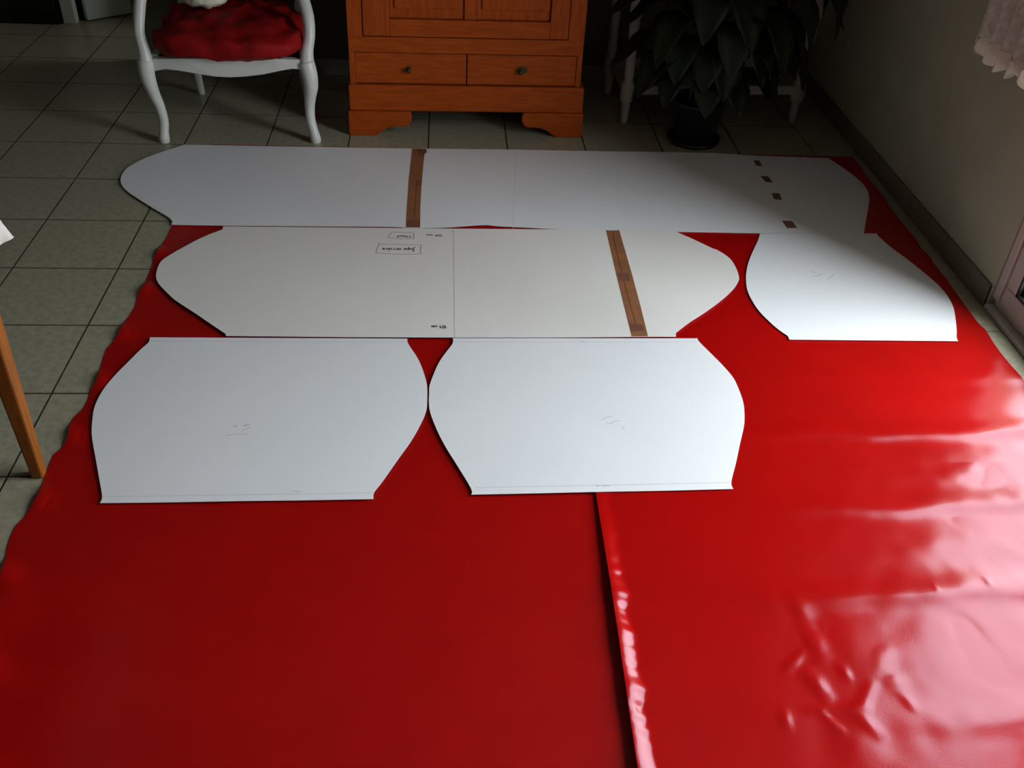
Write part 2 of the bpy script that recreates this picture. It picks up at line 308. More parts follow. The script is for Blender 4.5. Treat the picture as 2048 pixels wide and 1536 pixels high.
def h_right(x, y):
    xs = interp(SEAM, y); d = x - xs
    z = 0.0042
    for k, yc in enumerate(RIDGES):
        wob = 0.006 * math.sin(x * 9 + k * 2.1) + 0.004 * math.sin(x * 23 + k)
        yy = y - yc - wob - 0.02 * (x - 2.2)
        s = 0.028 if yy < 0 else 0.045
        a = 0.0016 if yc > 0.2 else (0.0022 if yc > 0 else (0.0078, 0.0066, 0.0085, 0.003, 0.002)[min(4, RIDGES.index(yc) - 4)])
        z += a * sstep(1.60, 2.15, x) * math.exp(-(yy / s) ** 2) * (0.85 + 0.3 * fbm(x, k * 3.7, 6)) if yc < 0.05 else a * sstep(1.5, 2.3, x) * math.exp(-(yy / s) ** 2)
    near = sstep(0.1, -0.3, y)
    z += near * sstep(1.7, 2.3, x) * 0.0022 * fbm(x * 1.0, y * 1.4, 4.5)
    z += near * sstep(1.6, 2.1, x) * 0.0009 * fbm(x, y, 18)
    if y < -0.3 and x > 1.6:
        for s in SEGS:
            dd, t = segd(x, y, s)
            dd += 0.006 * fbm(x, y, 25)
            if dd < s[4] * 4.5: z += 0.5 * s[5] * math.exp(-(dd / (1.5 * s[4])) ** 2) * (0.35 + 0.65 * math.sin(PI * (0.1 + 0.8 * t)))
    # lifted, slightly crimped left edge
    lift = 0.0135 * sstep(-0.36, -0.85, y) + 0.004 * sstep(-0.30, -0.45, y)
    wid = 0.040 + 0.012 * noise.noise(Vector((y * 16, 0, 0))) + 0.010 * noise.noise(Vector((y * 45, 3, 0)))
    z += lift * (0.5 + 0.5 * math.cos(PI * min(1, max(0, d) / wid))) * (0.95 + 0.05 * math.sin(y * 43))
    return max(z, 0.0035)
def sheet(name, y0, y1, ny, nx, fl, frr, hf, xb=None, m='vinyl'):
    bm = bmesh.new(); rows = []
    for j in range(ny + 1):
        y = y0 + (y1 - y0) * j / ny; xl, xr = fl(y), frr(y)
        rows.append([bm.verts.new((x, y, hf(x, y))) for x in [xl + (xr - xl) * (i / nx if not xb else xb(i / nx)) for i in range(nx + 1)]])
    for j in range(ny):
        for i in range(nx): bm.faces.new((rows[j][i], rows[j][i + 1], rows[j + 1][i + 1], rows[j + 1][i]))
    return obj(name, bm, m, smooth=True)
sa = sheet('vinyl_sheet', -2.2, BACKY, 330, 150, lambda y: interp(LEFT, y), lambda y: interp(SEAM, y) + 0.16, h_left, lambda t: t ** 1.25, 'vinyl_matt')
tag(sa, 'large red vinyl sheet with wavy edge lying on the tiles at left', 'vinyl sheet')
sb = sheet('vinyl_sheet', -2.2, BACKY, 640, 230, lambda y: interp(SEAM, y), lambda y: interp(RIGHT, y), h_right, lambda t: t)
tag(sb, 'glossy creased red vinyl sheet overlapping the other, along the glazed door', 'vinyl sheet')

# ------------------------------------------------------------------ card pattern pieces
TH = 0.0007
def smooth_outline(pts, ang=26, sub=4):
    n = len(pts); P = [Vector(p) for p in pts]; cor = []
    for i in range(n):
        a = (P[i] - P[i - 1]).normalized(); b = (P[(i + 1) % n] - P[i]).normalized()
        cor.append(a.angle(b) > math.radians(ang))
    out = []
    for i in range(n):
        p1, p2 = P[i], P[(i + 1) % n]; p0 = P[i - 1] if not cor[i] else p1; p3 = P[(i + 2) % n] if not cor[(i + 1) % n] else p2
        if (p2 - p1).length > 0.16: out.append(p1); continue
        for k in range(sub):
            t = k / sub
            out.append(0.5 * ((2 * p1) + (p2 - p0) * t + (2 * p0 - 5 * p1 + 4 * p2 - p3) * t * t + (3 * p1 - p0 - 3 * p2 + p3) * t ** 3))
    return [(p.x, p.y) for p in out]
def card(name, pts, z, m, label):
    o = obj(name, slab(bmesh.new(), smooth_outline(pts), z - TH, z), m)
    return tag(o, label, 'paper pattern', 'white card sewing patterns on the red vinyl')
def strip(name, parent, pts, z, m, label=None):
    o = obj(name, slab(bmesh.new(), pts, z, z + 0.00025), m, parent)
    if label: o['label'] = label
    return o
def ribbon(bm, pts, wd, z):
    P = [Vector(p) for p in pts]; L = []; Rr = []
    for i in range(len(P)):
        t = (P[min(i + 1, len(P) - 1)] - P[max(i - 1, 0)])
        if t.length < 1e-9: t = Vector((1, 0))
        t.normalize(); n = Vector((-t.y, t.x)) * wd / 2
        L.append(P[i] + n); Rr.append(P[i] - n)
    for i in range(len(P) - 1):
        q = [(L[i], z + 0.0002), (L[i + 1], z + 0.0002), (Rr[i + 1], z + 0.0002), (Rr[i], z + 0.0002)]
        bm.faces.new([bm.verts.new((a.x, a.y, b)) for a, b in q])
def line_part(name, parent, lines, wd, z, m, label=None):
    bm = bmesh.new()
    for l in lines: ribbon(bm, l, wd, z)
    o = obj(name, bm, m, parent)
    if label: o['label'] = label
    if len(lines) > 1: o['kind'] = 'stuff'
    return o
Z1, Z2, Z3, Z4, Z5 = 0.0068, 0.0098, 0.0088, 0.0080, 0.0085
c1 = card('card_pattern', [(0.0040, 1.6360), (0.3070, 1.6370), (0.5890, 1.6380), (0.9260, 1.6420), (1.3130, 1.6510), (1.6650, 1.6520), (2.0450, 1.6580), (2.2080, 1.6560), (2.3680, 1.6400), (2.6810, 1.6290), (2.7090, 1.5510), (2.7370, 1.4460), (2.7460, 1.3580), (2.7330, 1.2770), (2.7000, 1.1890), (2.6390, 1.0510), (2.5990, 0.9580), (2.1690, 0.9520), (1.6370, 0.9550), (1.4910, 0.9580), (1.2570, 0.9760), (1.1980, 0.9840), (1.0770, 0.9630), (0.9800, 0.9550), (0.9210, 0.9550), (0.8290, 0.9600), (0.2810, 0.9520), (0.1060, 0.9530), (0.1040, 0.9770), (0.0820, 1.0100), (0.0090, 1.0810), (-0.0680, 1.1610), (-0.1080, 1.2050), (-0.1370, 1.2480), (-0.1570, 1.2960), (-0.1650, 1.3480), (-0.1620, 1.4060), (-0.1430, 1.4520), (-0.1120, 1.5050), (-0.0680, 1.5590), (-0.0210, 1.6050)], Z1, 'card_w',
    'longest white card pattern at the back, with four tape diamonds')
c2 = card('card_pattern', [(0.2860, 0.9410), (0.2880, 0.9190), (0.2320, 0.8620), (0.1870, 0.7980), (0.1540, 0.7460), (0.1320, 0.7000), (0.1290, 0.6610), (0.1330, 0.6180), (0.1400, 0.5890), (0.1570, 0.5520), (0.1980, 0.4950), (0.2300, 0.4560), (0.3030, 0.3850), (0.3610, 0.3270), (0.4130, 0.2760), (0.4160, 0.2650), (0.7780, 0.2630), (1.0820, 0.2640), (1.3760, 0.2670), (1.6670, 0.2740), (1.7630, 0.2750), (1.7670, 0.2960), (1.8210, 0.3540), (1.8860, 0.4150), (1.9540, 0.4860), (2.0060, 0.5500), (2.0370, 0.6010), (2.0490, 0.6370), (2.0530, 0.7000), (2.0460, 0.7620), (2.0180, 0.8150), (2.0000, 0.8310), (1.9450, 0.8950), (1.8940, 0.9480), (1.6900, 0.9530), (1.6370, 0.9530), (1.4360, 0.9530), (1.0860, 0.9480), (0.7250, 0.9450)], Z2, 'card_c',
    'middle white card pattern with boxed handwriting and slanted brown tape')
c3 = card('card_pattern', [(2.2040, 0.9450), (2.1810, 0.8900), (2.1440, 0.8150), (2.1080, 0.7370), (2.0840, 0.6720), (2.0670, 0.6100), (2.0560, 0.5480), (2.0560, 0.4850), (2.0630, 0.4220), (2.0840, 0.3500), (2.0990, 0.3140), (2.1160, 0.2840), (2.1150, 0.2650), (2.3060, 0.2640), (2.4650, 0.2630), (2.6520, 0.2620), (2.6550, 0.2820), (2.6770, 0.3320), (2.7120, 0.4270), (2.7250, 0.4770), (2.7320, 0.5360), (2.7280, 0.6020), (2.7120, 0.6790), (2.6890, 0.7680), (2.6620, 0.8540), (2.6460, 0.9350), (2.6470, 0.9580)], Z3, 'card_w',
    'short white card pattern at right, closest to the baseboard of the right wall')
c4 = card('card_pattern', [(0.1990, 0.2580), (0.2010, 0.2310), (0.1880, 0.1980), (0.1680, 0.1350), (0.1490, 0.0730), (0.1380, 0.0250), (0.1330, -0.0210), (0.1340, -0.0710), (0.1430, -0.1210), (0.1560, -0.1730), (0.1720, -0.2180), (0.1940, -0.2730), (0.2200, -0.3390), (0.2470, -0.4080), (0.2480, -0.4310), (0.3980, -0.4300), (0.5720, -0.4270), (0.7130, -0.4260), (0.8880, -0.4230), (0.8880, -0.4000), (0.9060, -0.3620), (0.9410, -0.2800), (0.9720, -0.2090), (0.9970, -0.1350), (1.0090, -0.0850), (1.0110, -0.0520), (1.0110, 0.0010), (1.0080, 0.0430), (0.9960, 0.1040), (0.9800, 0.1610), (0.9510, 0.2330), (0.9480, 0.2590)], Z4, 'card_w',
    'front left white card pattern without tape, beside the wooden table leg')
c5 = card('card_pattern', [(1.0830, 0.2620), (1.0820, 0.2340), (1.0630, 0.1900), (1.0440, 0.1430), (1.0300, 0.0920), (1.0170, 0.0300), (1.0160, -0.0060), (1.0160, -0.0520), (1.0210, -0.0970), (1.0390, -0.1670), (1.0620, -0.2350), (1.0890, -0.3010), (1.1230, -0.3870), (1.1240, -0.4100), (1.2680, -0.4070), (1.4290, -0.4030), (1.6050, -0.4000), (1.7790, -0.3950), (1.7800, -0.3700), (1.8090, -0.3000), (1.8370, -0.2280), (1.8670, -0.1530), (1.8800, -0.1090), (1.8900, -0.0620), (1.8940, -0.0210), (1.8940, 0.0400), (1.8900, 0.0770), (1.8750, 0.1290), (1.8560, 0.1820), (1.8310, 0.2490), (1.8290, 0.2690)], Z5, 'card_w',
    'brightest white card pattern in the front row, over the vinyl seam')
strip('brown_tape', c1, [(0.9240, 1.6390), (0.9770, 1.6400), (0.9720, 1.4370), (0.9690, 1.2370), (0.9690, 1.0930), (0.9710, 0.9580), (0.9200, 0.9580), (0.9190, 1.1320), (0.9190, 1.3660)], Z1, 'tape', 'brown tape joining the two halves')
for q in ([(0.9480, 1.6400), (0.9840, 1.6390), (0.9840, 1.6040), (0.9740, 1.5840), (0.9700, 1.5670), (0.9500, 1.5730)], [(0.9470, 1.3450), (0.9680, 1.3430), (0.9680, 1.2930), (0.9480, 1.2940)], [(0.9280, 1.0130), (0.9690, 1.0150), (0.9700, 0.9580), (0.9260, 0.9590)]):
    strip('tape_patch', c1, q, Z1 + 0.0003, 'tape_d', 'darker doubled piece of brown tape')
line_part('tape_seam', c1, [[(0.9520, 1.2920), (0.9490, 1.1730), (0.9490, 1.0720), (0.9480, 1.0140)]], 0.0025, Z1 + 0.0003, 'tape_l')
for q in ([(2.3480, 1.5890), (2.3720, 1.5900), (2.3720, 1.5360), (2.3450, 1.5370)], [(2.3370, 1.4390), (2.3690, 1.4380), (2.3730, 1.3800), (2.3440, 1.3850)], [(2.3410, 1.2840), (2.3720, 1.2810), (2.3660, 1.2240), (2.3360, 1.2320)], [(2.3160, 1.0510), (2.3550, 1.0500), (2.3580, 0.9960), (2.3190, 0.9940)]):
    strip('tape_diamond', c1, q, Z1, 'tape_d', 'small brown tape diamond')
line_part('joint_line', c1, [[(1.3520, 1.6470), (1.3360, 1.4060), (1.3190, 1.1870), (1.3040, 0.9570)]], 0.002, Z1, 'joint_faint')
strip('brown_tape', c2, [(1.6380, 0.9520), (1.6530, 0.9490), (1.6710, 0.9510), (1.6870, 0.9550), (1.6860, 0.8090), (1.6850, 0.6330), (1.6820, 0.4560), (1.6770, 0.2760), (1.6260, 0.2750), (1.6280, 0.4230), (1.6310, 0.6480), (1.6350, 0.8070)], Z2, 'tape', 'slanted brown tape strip')
for q in ([(1.6360, 0.6480), (1.6760, 0.6490), (1.6710, 0.6000), (1.6370, 0.6030)], [(1.6320, 0.3440), (1.6710, 0.3420), (1.6700, 0.3070), (1.6290, 0.2990)]):
    strip('tape_patch', c2, q, Z2 + 0.0003, 'tape_d', 'darker doubled piece of brown tape')
line_part('tape_seam', c2, [[(1.6610, 0.9310), (1.6550, 0.8010), (1.6530, 0.6710), (1.6510, 0.5740), (1.6500, 0.4380), (1.6500, 0.3100)]], 0.003, Z2 + 0.0003, 'tape_l')
line_part('joint_line', c2, [[(1.0900, 0.9450), (1.0890, 0.5950), (1.0880, 0.2640)]], 0.0022, Z2, 'joint')
line_part('pen_frame', c2, [[(0.8310, 0.8290), (0.8880, 0.8270), (0.9560, 0.8270), (0.9770, 0.8240)], [(0.9770, 0.8240), (0.9750, 0.7800), (0.9780, 0.7630)], [(0.9780, 0.7630), (0.9070, 0.7600), (0.8260, 0.7650)], [(0.8260, 0.7650), (0.8280, 0.8010), (0.8340, 0.8330)]], 0.0022, Z2, 'frame_pen')
line_part('pen_frame', c2, [[(0.8720, 0.9140), (0.9100, 0.9140), (0.9440, 0.9130), (0.9510, 0.9110), (0.9500, 0.8680)], [(0.9500, 0.8680), (0.9030, 0.8670), (0.8610, 0.8740)], [(0.8610, 0.8740), (0.8660, 0.8940), (0.8720, 0.9140)]], 0.0022, Z2, 'frame_pen')
# handwriting, drawn stroke by stroke, upside down to the viewer
GL = {'J': [[(.1, -.35), (.35, -.4), (.45, 0), (.45, .95), (.15, .95)], [(.45, .95), (.7, .95)]],
 'u': [[(0, .5), (.05, .1), (.25, 0), (.45, .2), (.5, .5), (.5, 0), (.65, .05)]], 'p': [[(.05, .5), (.05, -.45)], [(.05, .4), (.3, .5), (.45, .25), (.3, 0), (.05, .05)]],
 'e': [[(0, .25), (.4, .28), (.35, .5), (.12, .45), (0, .2), (.15, 0), (.5, .1)]], 'a': [[(.45, .45), (.15, .5), (0, .2), (.15, 0), (.4, .15), (.45, .5), (.45, 0), (.6, .05)]],
 'r': [[(.05, .5), (.08, 0)], [(.08, .3), (.25, .5), (.45, .45)]], 'i': [[(.1, .5), (.1, .05), (.25, 0)], [(.1, .7), (.13, .76)]],
 'E': [[(0, .25), (.4, .28), (.35, .5), (.12, .45), (0, .2), (.15, 0), (.5, .1)], [(.1, .95), (.3, .75)]],
 'h': [[(.05, 1), (.05, 0)], [(.05, .35), (.25, .5), (.42, .35), (.42, 0)]], 't': [[(.2, .9), (.2, .1), (.35, 0)], [(.02, .55), (.4, .58)]],
 '1': [[(0, .6), (.3, .95), (.3, 0)]], '2': [[(.02, .7), (.2, .95), (.42, .75), (.05, .02), (.5, 0)]], '3': [[(.05, .9), (.35, .9), (.2, .55), (.42, .3), (.2, 0), (0, .1)]],
 '0': [[(.2, .95), (.02, .5), (.2, 0), (.4, .5), (.2, .95)]], 'c': [[(.42, .4), (.2, .5), (0, .25), (.2, 0), (.45, .1)]],
 'm': [[(.02, .5), (.02, 0)], [(.02, .35), (.2, .5), (.3, .35), (.3, 0)], [(.3, .35), (.5, .5), (.62, .35), (.62, 0)]], 'n': [[(.02, .5), (.02, 0)], [(.02, .35), (.25, .5), (.4, .35), (.4, 0)]],
 'x': [[(0, .5), (.4, 0)], [(.4, .5), (0, 0)]], 's': [[(.4, .45), (.1, .5), (.1, .3), (.38, .2), (.3, 0), (0, .05)]], ' ': [], 'q': [[(0, .1), (.5, .25), (.2, .4), (.6, .5)]]}
ADV = {'m': .78, ' ': .45, '1': .5, 'i': .38, 'J': .75, 'u': .72, 'a': .68}
def write(parent, text, a, b, size, wd, z, m='ink', name='handwriting'):
    "text runs from floor point a towards floor point b (right to left in the photograph, so it is upside down)"
    tot = sum(ADV.get(ch, .58) for ch in text); A = Vector(a); Bv = Vector(b); d = (Bv - A) / tot; n = Vector((-d.y, d.x)).normalized()
    bm = bmesh.new(); s = 0
    for ch in text:
        for st in GL[ch]: ribbon(bm, [A + d * (s + u) + n * (v * size) for u, v in st], wd, z)
        s += ADV.get(ch, .58)
    o = obj(name, bm, m, parent); o['kind'] = 'stuff'; return o
q = [(0.9600, 0.8010), (0.8440, 0.8010)]; write(c2, 'Jupe arriEre', q[0], q[1], 0.021, 0.0034, Z2)
q = [(0.9410, 0.8910), (0.8900, 0.8910)]; write(c2, '1 haut', q[0], q[1], 0.016, 0.0032, Z2)
q = [(1.0510, 0.9010), (0.9930, 0.9030)]; write(c2, '130 cm', q[0], q[1], 0.014, 0.0034, Z2)
q = [(1.0640, 0.3280), (1.0170, 0.3270)]; write(c2, '121 cm', q[0], q[1], 0.017, 0.0036, Z2)
q = [(1.4040, 0.2780), (1.3920, 0.2780)]; line_part('pencil_mark', c2, [[(1.0820, 0.9260), (1.0880, 0.9190)]], 0.002, Z2, 'frame_pen')
write(c4, 'q s', *[(0.5500, -0.1390), (0.5020, -0.1480)], 0.012, 0.0022, Z4, 'pencil', 'pencil_note'); line_part('pencil_note', c4, [[(0.4960, -0.1860), (0.5180, -0.1820), (0.5520, -0.1800)], [(0.5350, -0.1680), (0.5510, -0.1520), (0.5530, -0.1600)]], 0.0022, Z4, 'pencil')
line_part('pencil_note', c5, [[(1.4800, -0.1260), (1.4950, -0.1130), (1.5120, -0.1110)], [(1.4920, -0.1360), (1.5030, -0.1410), (1.5150, -0.1300), (1.5240, -0.1260), (1.5320, -0.1280)], [(1.5280, -0.1550), (1.5370, -0.1530), (1.5370, -0.1660)]], 0.0024, Z5, 'pencil')
line_part('pencil_note', c3, [[(2.3110, 0.6870), (2.3260, 0.6670)], [(2.3080, 0.6440), (2.3340, 0.6510), (2.3460, 0.6650)], [(2.3530, 0.6280), (2.3690, 0.6390), (2.3840, 0.6620)]], 0.0024, Z3, 'pencil')
line_part('pencil_line', c5, [[(1.1330, -0.3860), (1.4320, -0.3800), (1.7760, -0.3720)]], 0.0016, Z5, 'pencil'); line_part('pencil_line', c5, [[(1.0860, 0.2420), (1.4500, 0.2450), (1.8250, 0.2490)]], 0.0016, Z5, 'pencil')
line_part('pencil_line', c4, [[(0.2480, -0.4090), (0.5690, -0.4060), (0.8840, -0.4020)]], 0.0012, Z4, 'pencil'); line_part('pencil_line', c4, [[(0.2040, 0.2380), (0.5760, 0.2400), (0.9460, 0.2410)]], 0.0012, Z4, 'pencil')
line_part('pencil_note', c5, [[(1.4650, 0.2510), (1.4800, 0.2460)], [(1.4350, -0.3840), (1.4420, -0.3800)], [(1.4480, -0.3820), (1.4690, -0.3810)]], 0.003, Z5, 'pencil')
line_part('pencil_note', c4, [[(0.6930, -0.3950), (0.7120, -0.3970)]], 0.002, Z4, 'pencil')

# ------------------------------------------------------------------ cherry-wood wardrobe
wr = empty('wardrobe', (0.657, 1.779, 0), math.radians(1.45)); tag(wr, 'honey-coloured wooden wardrobe with two bottom drawers and bracket feet', 'wardrobe')
DP = 0.52
def foot(flip, y0, y1):
    prof = [(0, 0), (0.108, 0), (0.122, 0.006), (0.138, 0.018), (0.155, 0.030), (0.180, 0.039), (0.212, 0.042), (0.236, 0.042), (0.252, 0.050), (0.262, 0.068), (0.263, 0.086), (0.257, 0.106), (0, 0.106)]
    return prism_y(bmesh.new(), [((0.99 - x) if flip else x, z) for x, z in prof], y0, y1)
for fl in (False, True):
    obj('bracket_foot', foot(fl, 0, 0.03), 'wood', wr, bevel=0.004)
    x = 0.0 if not fl else 0.96
    obj('bracket_foot', B(x, x + 0.03, 0.031, 0.16, 0, 0.106), 'wood', wr); obj('bracket_foot', B(x, x + 0.03, DP - 0.1, DP, 0, 0.106), 'wood', wr)
obj('plinth', B(0.006, 0.984, 0.003, DP, 0.1065, 0.217), 'wood', wr, bevel=0.007)
bx0, bx1, by = 0.016, 0.966, 0.014
bm = bmesh.new(); box(bm, bx0, bx0 + 0.022, by, DP - 0.01, 0.218, 1.80); box(bm, bx1 - 0.022, bx1, by, DP - 0.01, 0.218, 1.80); box(bm, bx0 + .022, bx1 - .022, DP - 0.03, DP - 0.01, 0.218, 1.80)
obj('side_panels', bm, 'wood_v', wr)
obj('inner_carcass', B(bx0 + 0.022, bx1 - 0.022, by + 0.016, DP - 0.03, 0.218, 1.80), 'groove', wr)
obj('corner_stile', B(bx0, bx0 + 0.0185, by - 0.002, by + 0.02, 0.218, 0.347), 'wood_v', wr); obj('corner_stile', B(bx1 - 0.0205, bx1, by - 0.002, by + 0.02, 0.218, 0.347), 'wood_v', wr)
obj('rail', B(bx0, bx1, by - 0.002, by + 0.02, 0.3475, 0.409), 'wood', wr, bevel=0.001)
obj('stile', B(bx0, 0.0735, by - 0.002, by + 0.02, 0.409, 1.80), 'wood_v', wr); obj('stile', B(0.902, bx1, by - 0.002, by + 0.02, 0.409, 1.80), 'wood_v', wr)
obj('cornice', B(-0.02, 1.01, -0.02, DP, 1.80, 1.87), 'wood', wr, bevel=0.015)
for x0, x1, kx, kr in ((0.0375, 0.4885, 0.253, 0.010), (0.4925, 0.9425, 0.712, 0.010)):
    dw = obj('drawer', B(x0, x1, by - 0.001, by + 0.02, 0.2215, 0.3445), 'wood', wr, bevel=0.003)
    if kx > 0.5:
        obj('escutcheon', tube(bmesh.new(), [(kx, by - 0.0012, 0.283), (kx, by - 0.0035, 0.283)], 0.017, 20), 'ring', dw)
        obj('escutcheon', tube(bmesh.new(), [(kx + 0.016, by - 0.0012, 0.286), (kx + 0.016, by - 0.003, 0.286)], 0.014, 20), 'ring', dw)
    else: obj('escutcheon', tube(bmesh.new(), [(kx, by - 0.0012, 0.281), (kx, by - 0.0035, 0.281)], 0.0115, 20), 'ring', dw)
    obj('knob', tube(bmesh.new(), [(kx, by - 0.003, 0.281), (kx, by - 0.012, 0.281), (kx, by - 0.016, 0.281), (kx, by - 0.022, 0.281), (kx, by - 0.026, 0.281)], [0.005, 0.005, kr, kr, 0.005], 16), 'knob', dw, smooth=True)
x0, x1, zb, zt = 0.0765, 0.899, 0.4125, 1.795
dd = obj('door', B(x0, x0 + 0.105, by - 0.004, by + 0.018, zb, zt), 'wood_v', wr, bevel=0.004)
obj('stile', B(x1 - 0.075, x1, by - 0.004, by + 0.018, zb, zt), 'wood_v', dd, bevel=0.004)
obj('bottom_rail', B(x0 + 0.105, x1 - 0.075, by - 0.004, by + 0.018, zb, 0.480), 'wood', dd, bevel=0.002)
obj('top_rail', B(x0 + 0.105, x1 - 0.075, by - 0.004, by + 0.018, 1.70, zt), 'wood', dd, bevel=0.002)
obj('mullion', B(0.478, 0.527, by + 0.001, by + 0.018, 0.482, 1.70), 'wood_v', dd, bevel=0.002)
for a, b in ((x0 + 0.107, 0.476), (0.529, x1 - 0.077)):
    bm = B(a, b, by + 0.010, by + 0.018, 0.482, 1.70); obj('panel', bm, 'wood_v', dd)
    bm = B(a + 0.018, b - 0.004, by + 0.003, by + 0.0105, 0.520, 1.66); obj('raised_field', bm, 'wood_v', dd, bevel=0.004)

# ------------------------------------------------------------------ white armchair
ch = empty('armchair', (-0.085, 1.685, 0), math.atan2(0.03, 0.60)); tag(ch, 'white painted curved-leg armchair with red seat cushion, left of the wardrobe', 'chair')
W_ = 0.605
def sweep(name, P, Rr, m='white_paint', parent=ch, sx=1.0, seg=14):
    p4 = crm([(p[0], p[1], p[2], r) for p, r in zip(P, Rr)], 5)
    return obj(name, tube(bmesh.new(), [(v[0], v[1], v[2]) for v in p4], [v[3] for v in p4], seg, sx=sx), m, parent, smooth=True)
LP = [(0.004, -0.012, 0.0), (0.003, -0.012, 0.018), (0.006, -0.006, 0.045), (0.010, 0.004, 0.085), (0.004, 0.008, 0.14), (-0.008, 0.002, 0.195), (-0.015, -0.008, 0.245), (-0.018, -0.010, 0.285), (-0.016, -0.004, 0.33)]
LR = [0.0205, 0.0225, 0.0195, 0.0195, 0.0205, 0.024, 0.028, 0.031, 0.032]
RP = [(-p[0] + W_, p[1], p[2]) for p in LP]
def front_leg(P, name='leg'): return sweep(name, P, LR)
front_leg(LP)
front_leg([(W_ + 0.006, -0.012, 0.0), (W_ + 0.004, -0.012, 0.018), (W_ - 0.001, -0.006, 0.045), (W_ - 0.010, 0.004, 0.09), (W_ - 0.010, 0.008, 0.14), (W_ - 0.004, 0.002, 0.19), (W_ + 0.004, -0.008, 0.235), (W_ + 0.002, -0.010, 0.285), (W_ - 0.008, -0.004, 0.33)])
for x in (0.07, W_ - 0.07):
    sweep('leg', [(x, 0.53, 0.0), (x, 0.50, 0.10), (x, 0.47, 0.22), (x, 0.46, 0.34)], [0.016, 0.018, 0.021, 0.024])
# arm supports rising from the front legs, and arms
sweep('arm_support', [(-0.016, -0.002, 0.32), (-0.017, 0.004, 0.37), (-0.026, 0.02, 0.43), (-0.018, 0.05, 0.50), (-0.008, 0.09, 0.57), (-0.012, 0.12, 0.63)], [0.030, 0.024, 0.0215, 0.0225, 0.024, 0.024])
sweep('arm_support', [(W_ - 0.006, -0.002, 0.32), (W_ - 0.002, 0.004, 0.37), (W_ + 0.011, 0.02, 0.43), (W_ + 0.008, 0.05, 0.49), (W_ - 0.008, 0.09, 0.56), (W_ + 0.0, 0.12, 0.63)], [0.030, 0.025, 0.0225, 0.024, 0.024, 0.024])
for s, x in ((-1, -0.012), (1, W_ + 0.0)):
    sweep('armrest', [(x, 0.09, 0.635), (x + s * 0.01, 0.16, 0.65), (x + s * 0.008, 0.28, 0.66), (x - s * 0.03, 0.42, 0.68), (x - s * 0.06, 0.50, 0.70)], [0.024, 0.026, 0.024, 0.022, 0.020])
# scalloped front rail, side and back rails
rp = [(0.0, 0.338), (0.12, 0.345), (0.30, 0.350), (0.48, 0.347), (W_, 0.340), (W_, 0.300), (0.575, 0.302), (0.545, 0.306), (0.50, 0.300), (0.43, 0.286), (0.36, 0.278), (0.30, 0.2745), (0.24, 0.277), (0.17, 0.287), (0.10, 0.297), (0.055, 0.300), (0.02, 0.292), (0.0, 0.285)]
bm = bmesh.new()
N_ = len(rp)
def bow(x): return -0.020 * math.sin(PI * min(1, max(0, x / W_)))
fa = [bm.verts.new((x, bow(x) - 0.012, z)) for x, z in rp]; fb = [bm.verts.new((x, bow(x) + 0.020, z)) for x, z in rp]
bm.faces.new(fa); bm.faces.new(fb[::-1])
for i in range(N_): bm.faces.new((fa[i], fb[i], fb[(i + 1) % N_], fa[(i + 1) % N_]))
obj('seat_rail', bm, 'white_paint', ch, bevel=0.004)
obj('seat_rail', prism_y(bmesh.new(), [(0.085, 0.29), (W_ - 0.085, 0.29), (W_ - 0.085, 0.35), (0.085, 0.35)], 0.45, 0.475), 'white_paint', ch)
for xa, xb in ((0.0, 0.07), (W_, W_ - 0.07)):
    sg = 1 if xb > xa else -1
    obj('seat_rail', slab(bmesh.new(), [(xa, 0.02), (xa + sg * 0.025, 0.02), (xb + sg * 0.025, 0.46), (xb, 0.46)], 0.292, 0.346), 'white_paint', ch, bevel=0.003)
obj('seat', slab(bmesh.new(), [(0.03, 0.01), (W_ - 0.03, 0.01), (W_ - 0.10, 0.45), (0.10, 0.45)], 0.31, 0.338), 'red_stripe', ch)
# backrest: oval frame and red upholstery
sweep('back_frame', [(0.07, 0.47, 0.34), (0.055, 0.50, 0.45), (0.03, 0.53, 0.60), (0.03, 0.57, 0.78), (0.09, 0.60, 0.93), (0.20, 0.62, 0.985), (W_ / 2, 0.625, 1.0), (W_ - 0.20, 0.62, 0.985), (W_ - 0.09, 0.60, 0.93), (W_ - 0.03, 0.57, 0.78), (W_ - 0.03, 0.53, 0.60), (W_ - 0.055, 0.50, 0.45), (W_ - 0.07, 0.47, 0.34)], [0.022] * 13)
bm = bmesh.new(); rows = []
for j in range(13):
    v = j / 12; z = 0.42 + 0.53 * v; hw = 0.235 * math.sqrt(max(0.05, 1 - max(0, (v - 0.6) / 0.42) ** 2)) ; rows.append([])
    for i in range(13):
        u = i / 12 * 2 - 1; yb = 0.49 + 0.24 * (z - 0.35); bulge = 0.035 * (1 - u * u) * math.sin(PI * (0.1 + 0.8 * v))
        rows[-1].append((W_ / 2 + u * hw, yb - bulge, z))
fr_ = [[bm.verts.new(p) for p in r] for r in rows]; bk = [[bm.verts.new((p[0], p[1] + 0.05, p[2])) for p in r] for r in rows]
for j in range(12):
    for i in range(12):
        bm.faces.new((fr_[j][i], fr_[j][i + 1], fr_[j + 1][i + 1], fr_[j + 1][i])); bm.faces.new((bk[j][i], bk[j + 1][i], bk[j + 1][i + 1], bk[j][i + 1]))
for j in range(12):
    bm.faces.new((fr_[j][0], fr_[j + 1][0], bk[j + 1][0], bk[j][0])); bm.faces.new((fr_[j][12], bk[j][12], bk[j + 1][12], fr_[j + 1][12]))
for i in range(12):
    bm.faces.new((fr_[0][i], bk[0][i], bk[0][i + 1], fr_[0][i + 1])); bm.faces.new((fr_[12][i], fr_[12][i + 1], bk[12][i + 1], bk[12][i]))
obj('backrest', bm, 'red_stripe', ch, smooth=True)
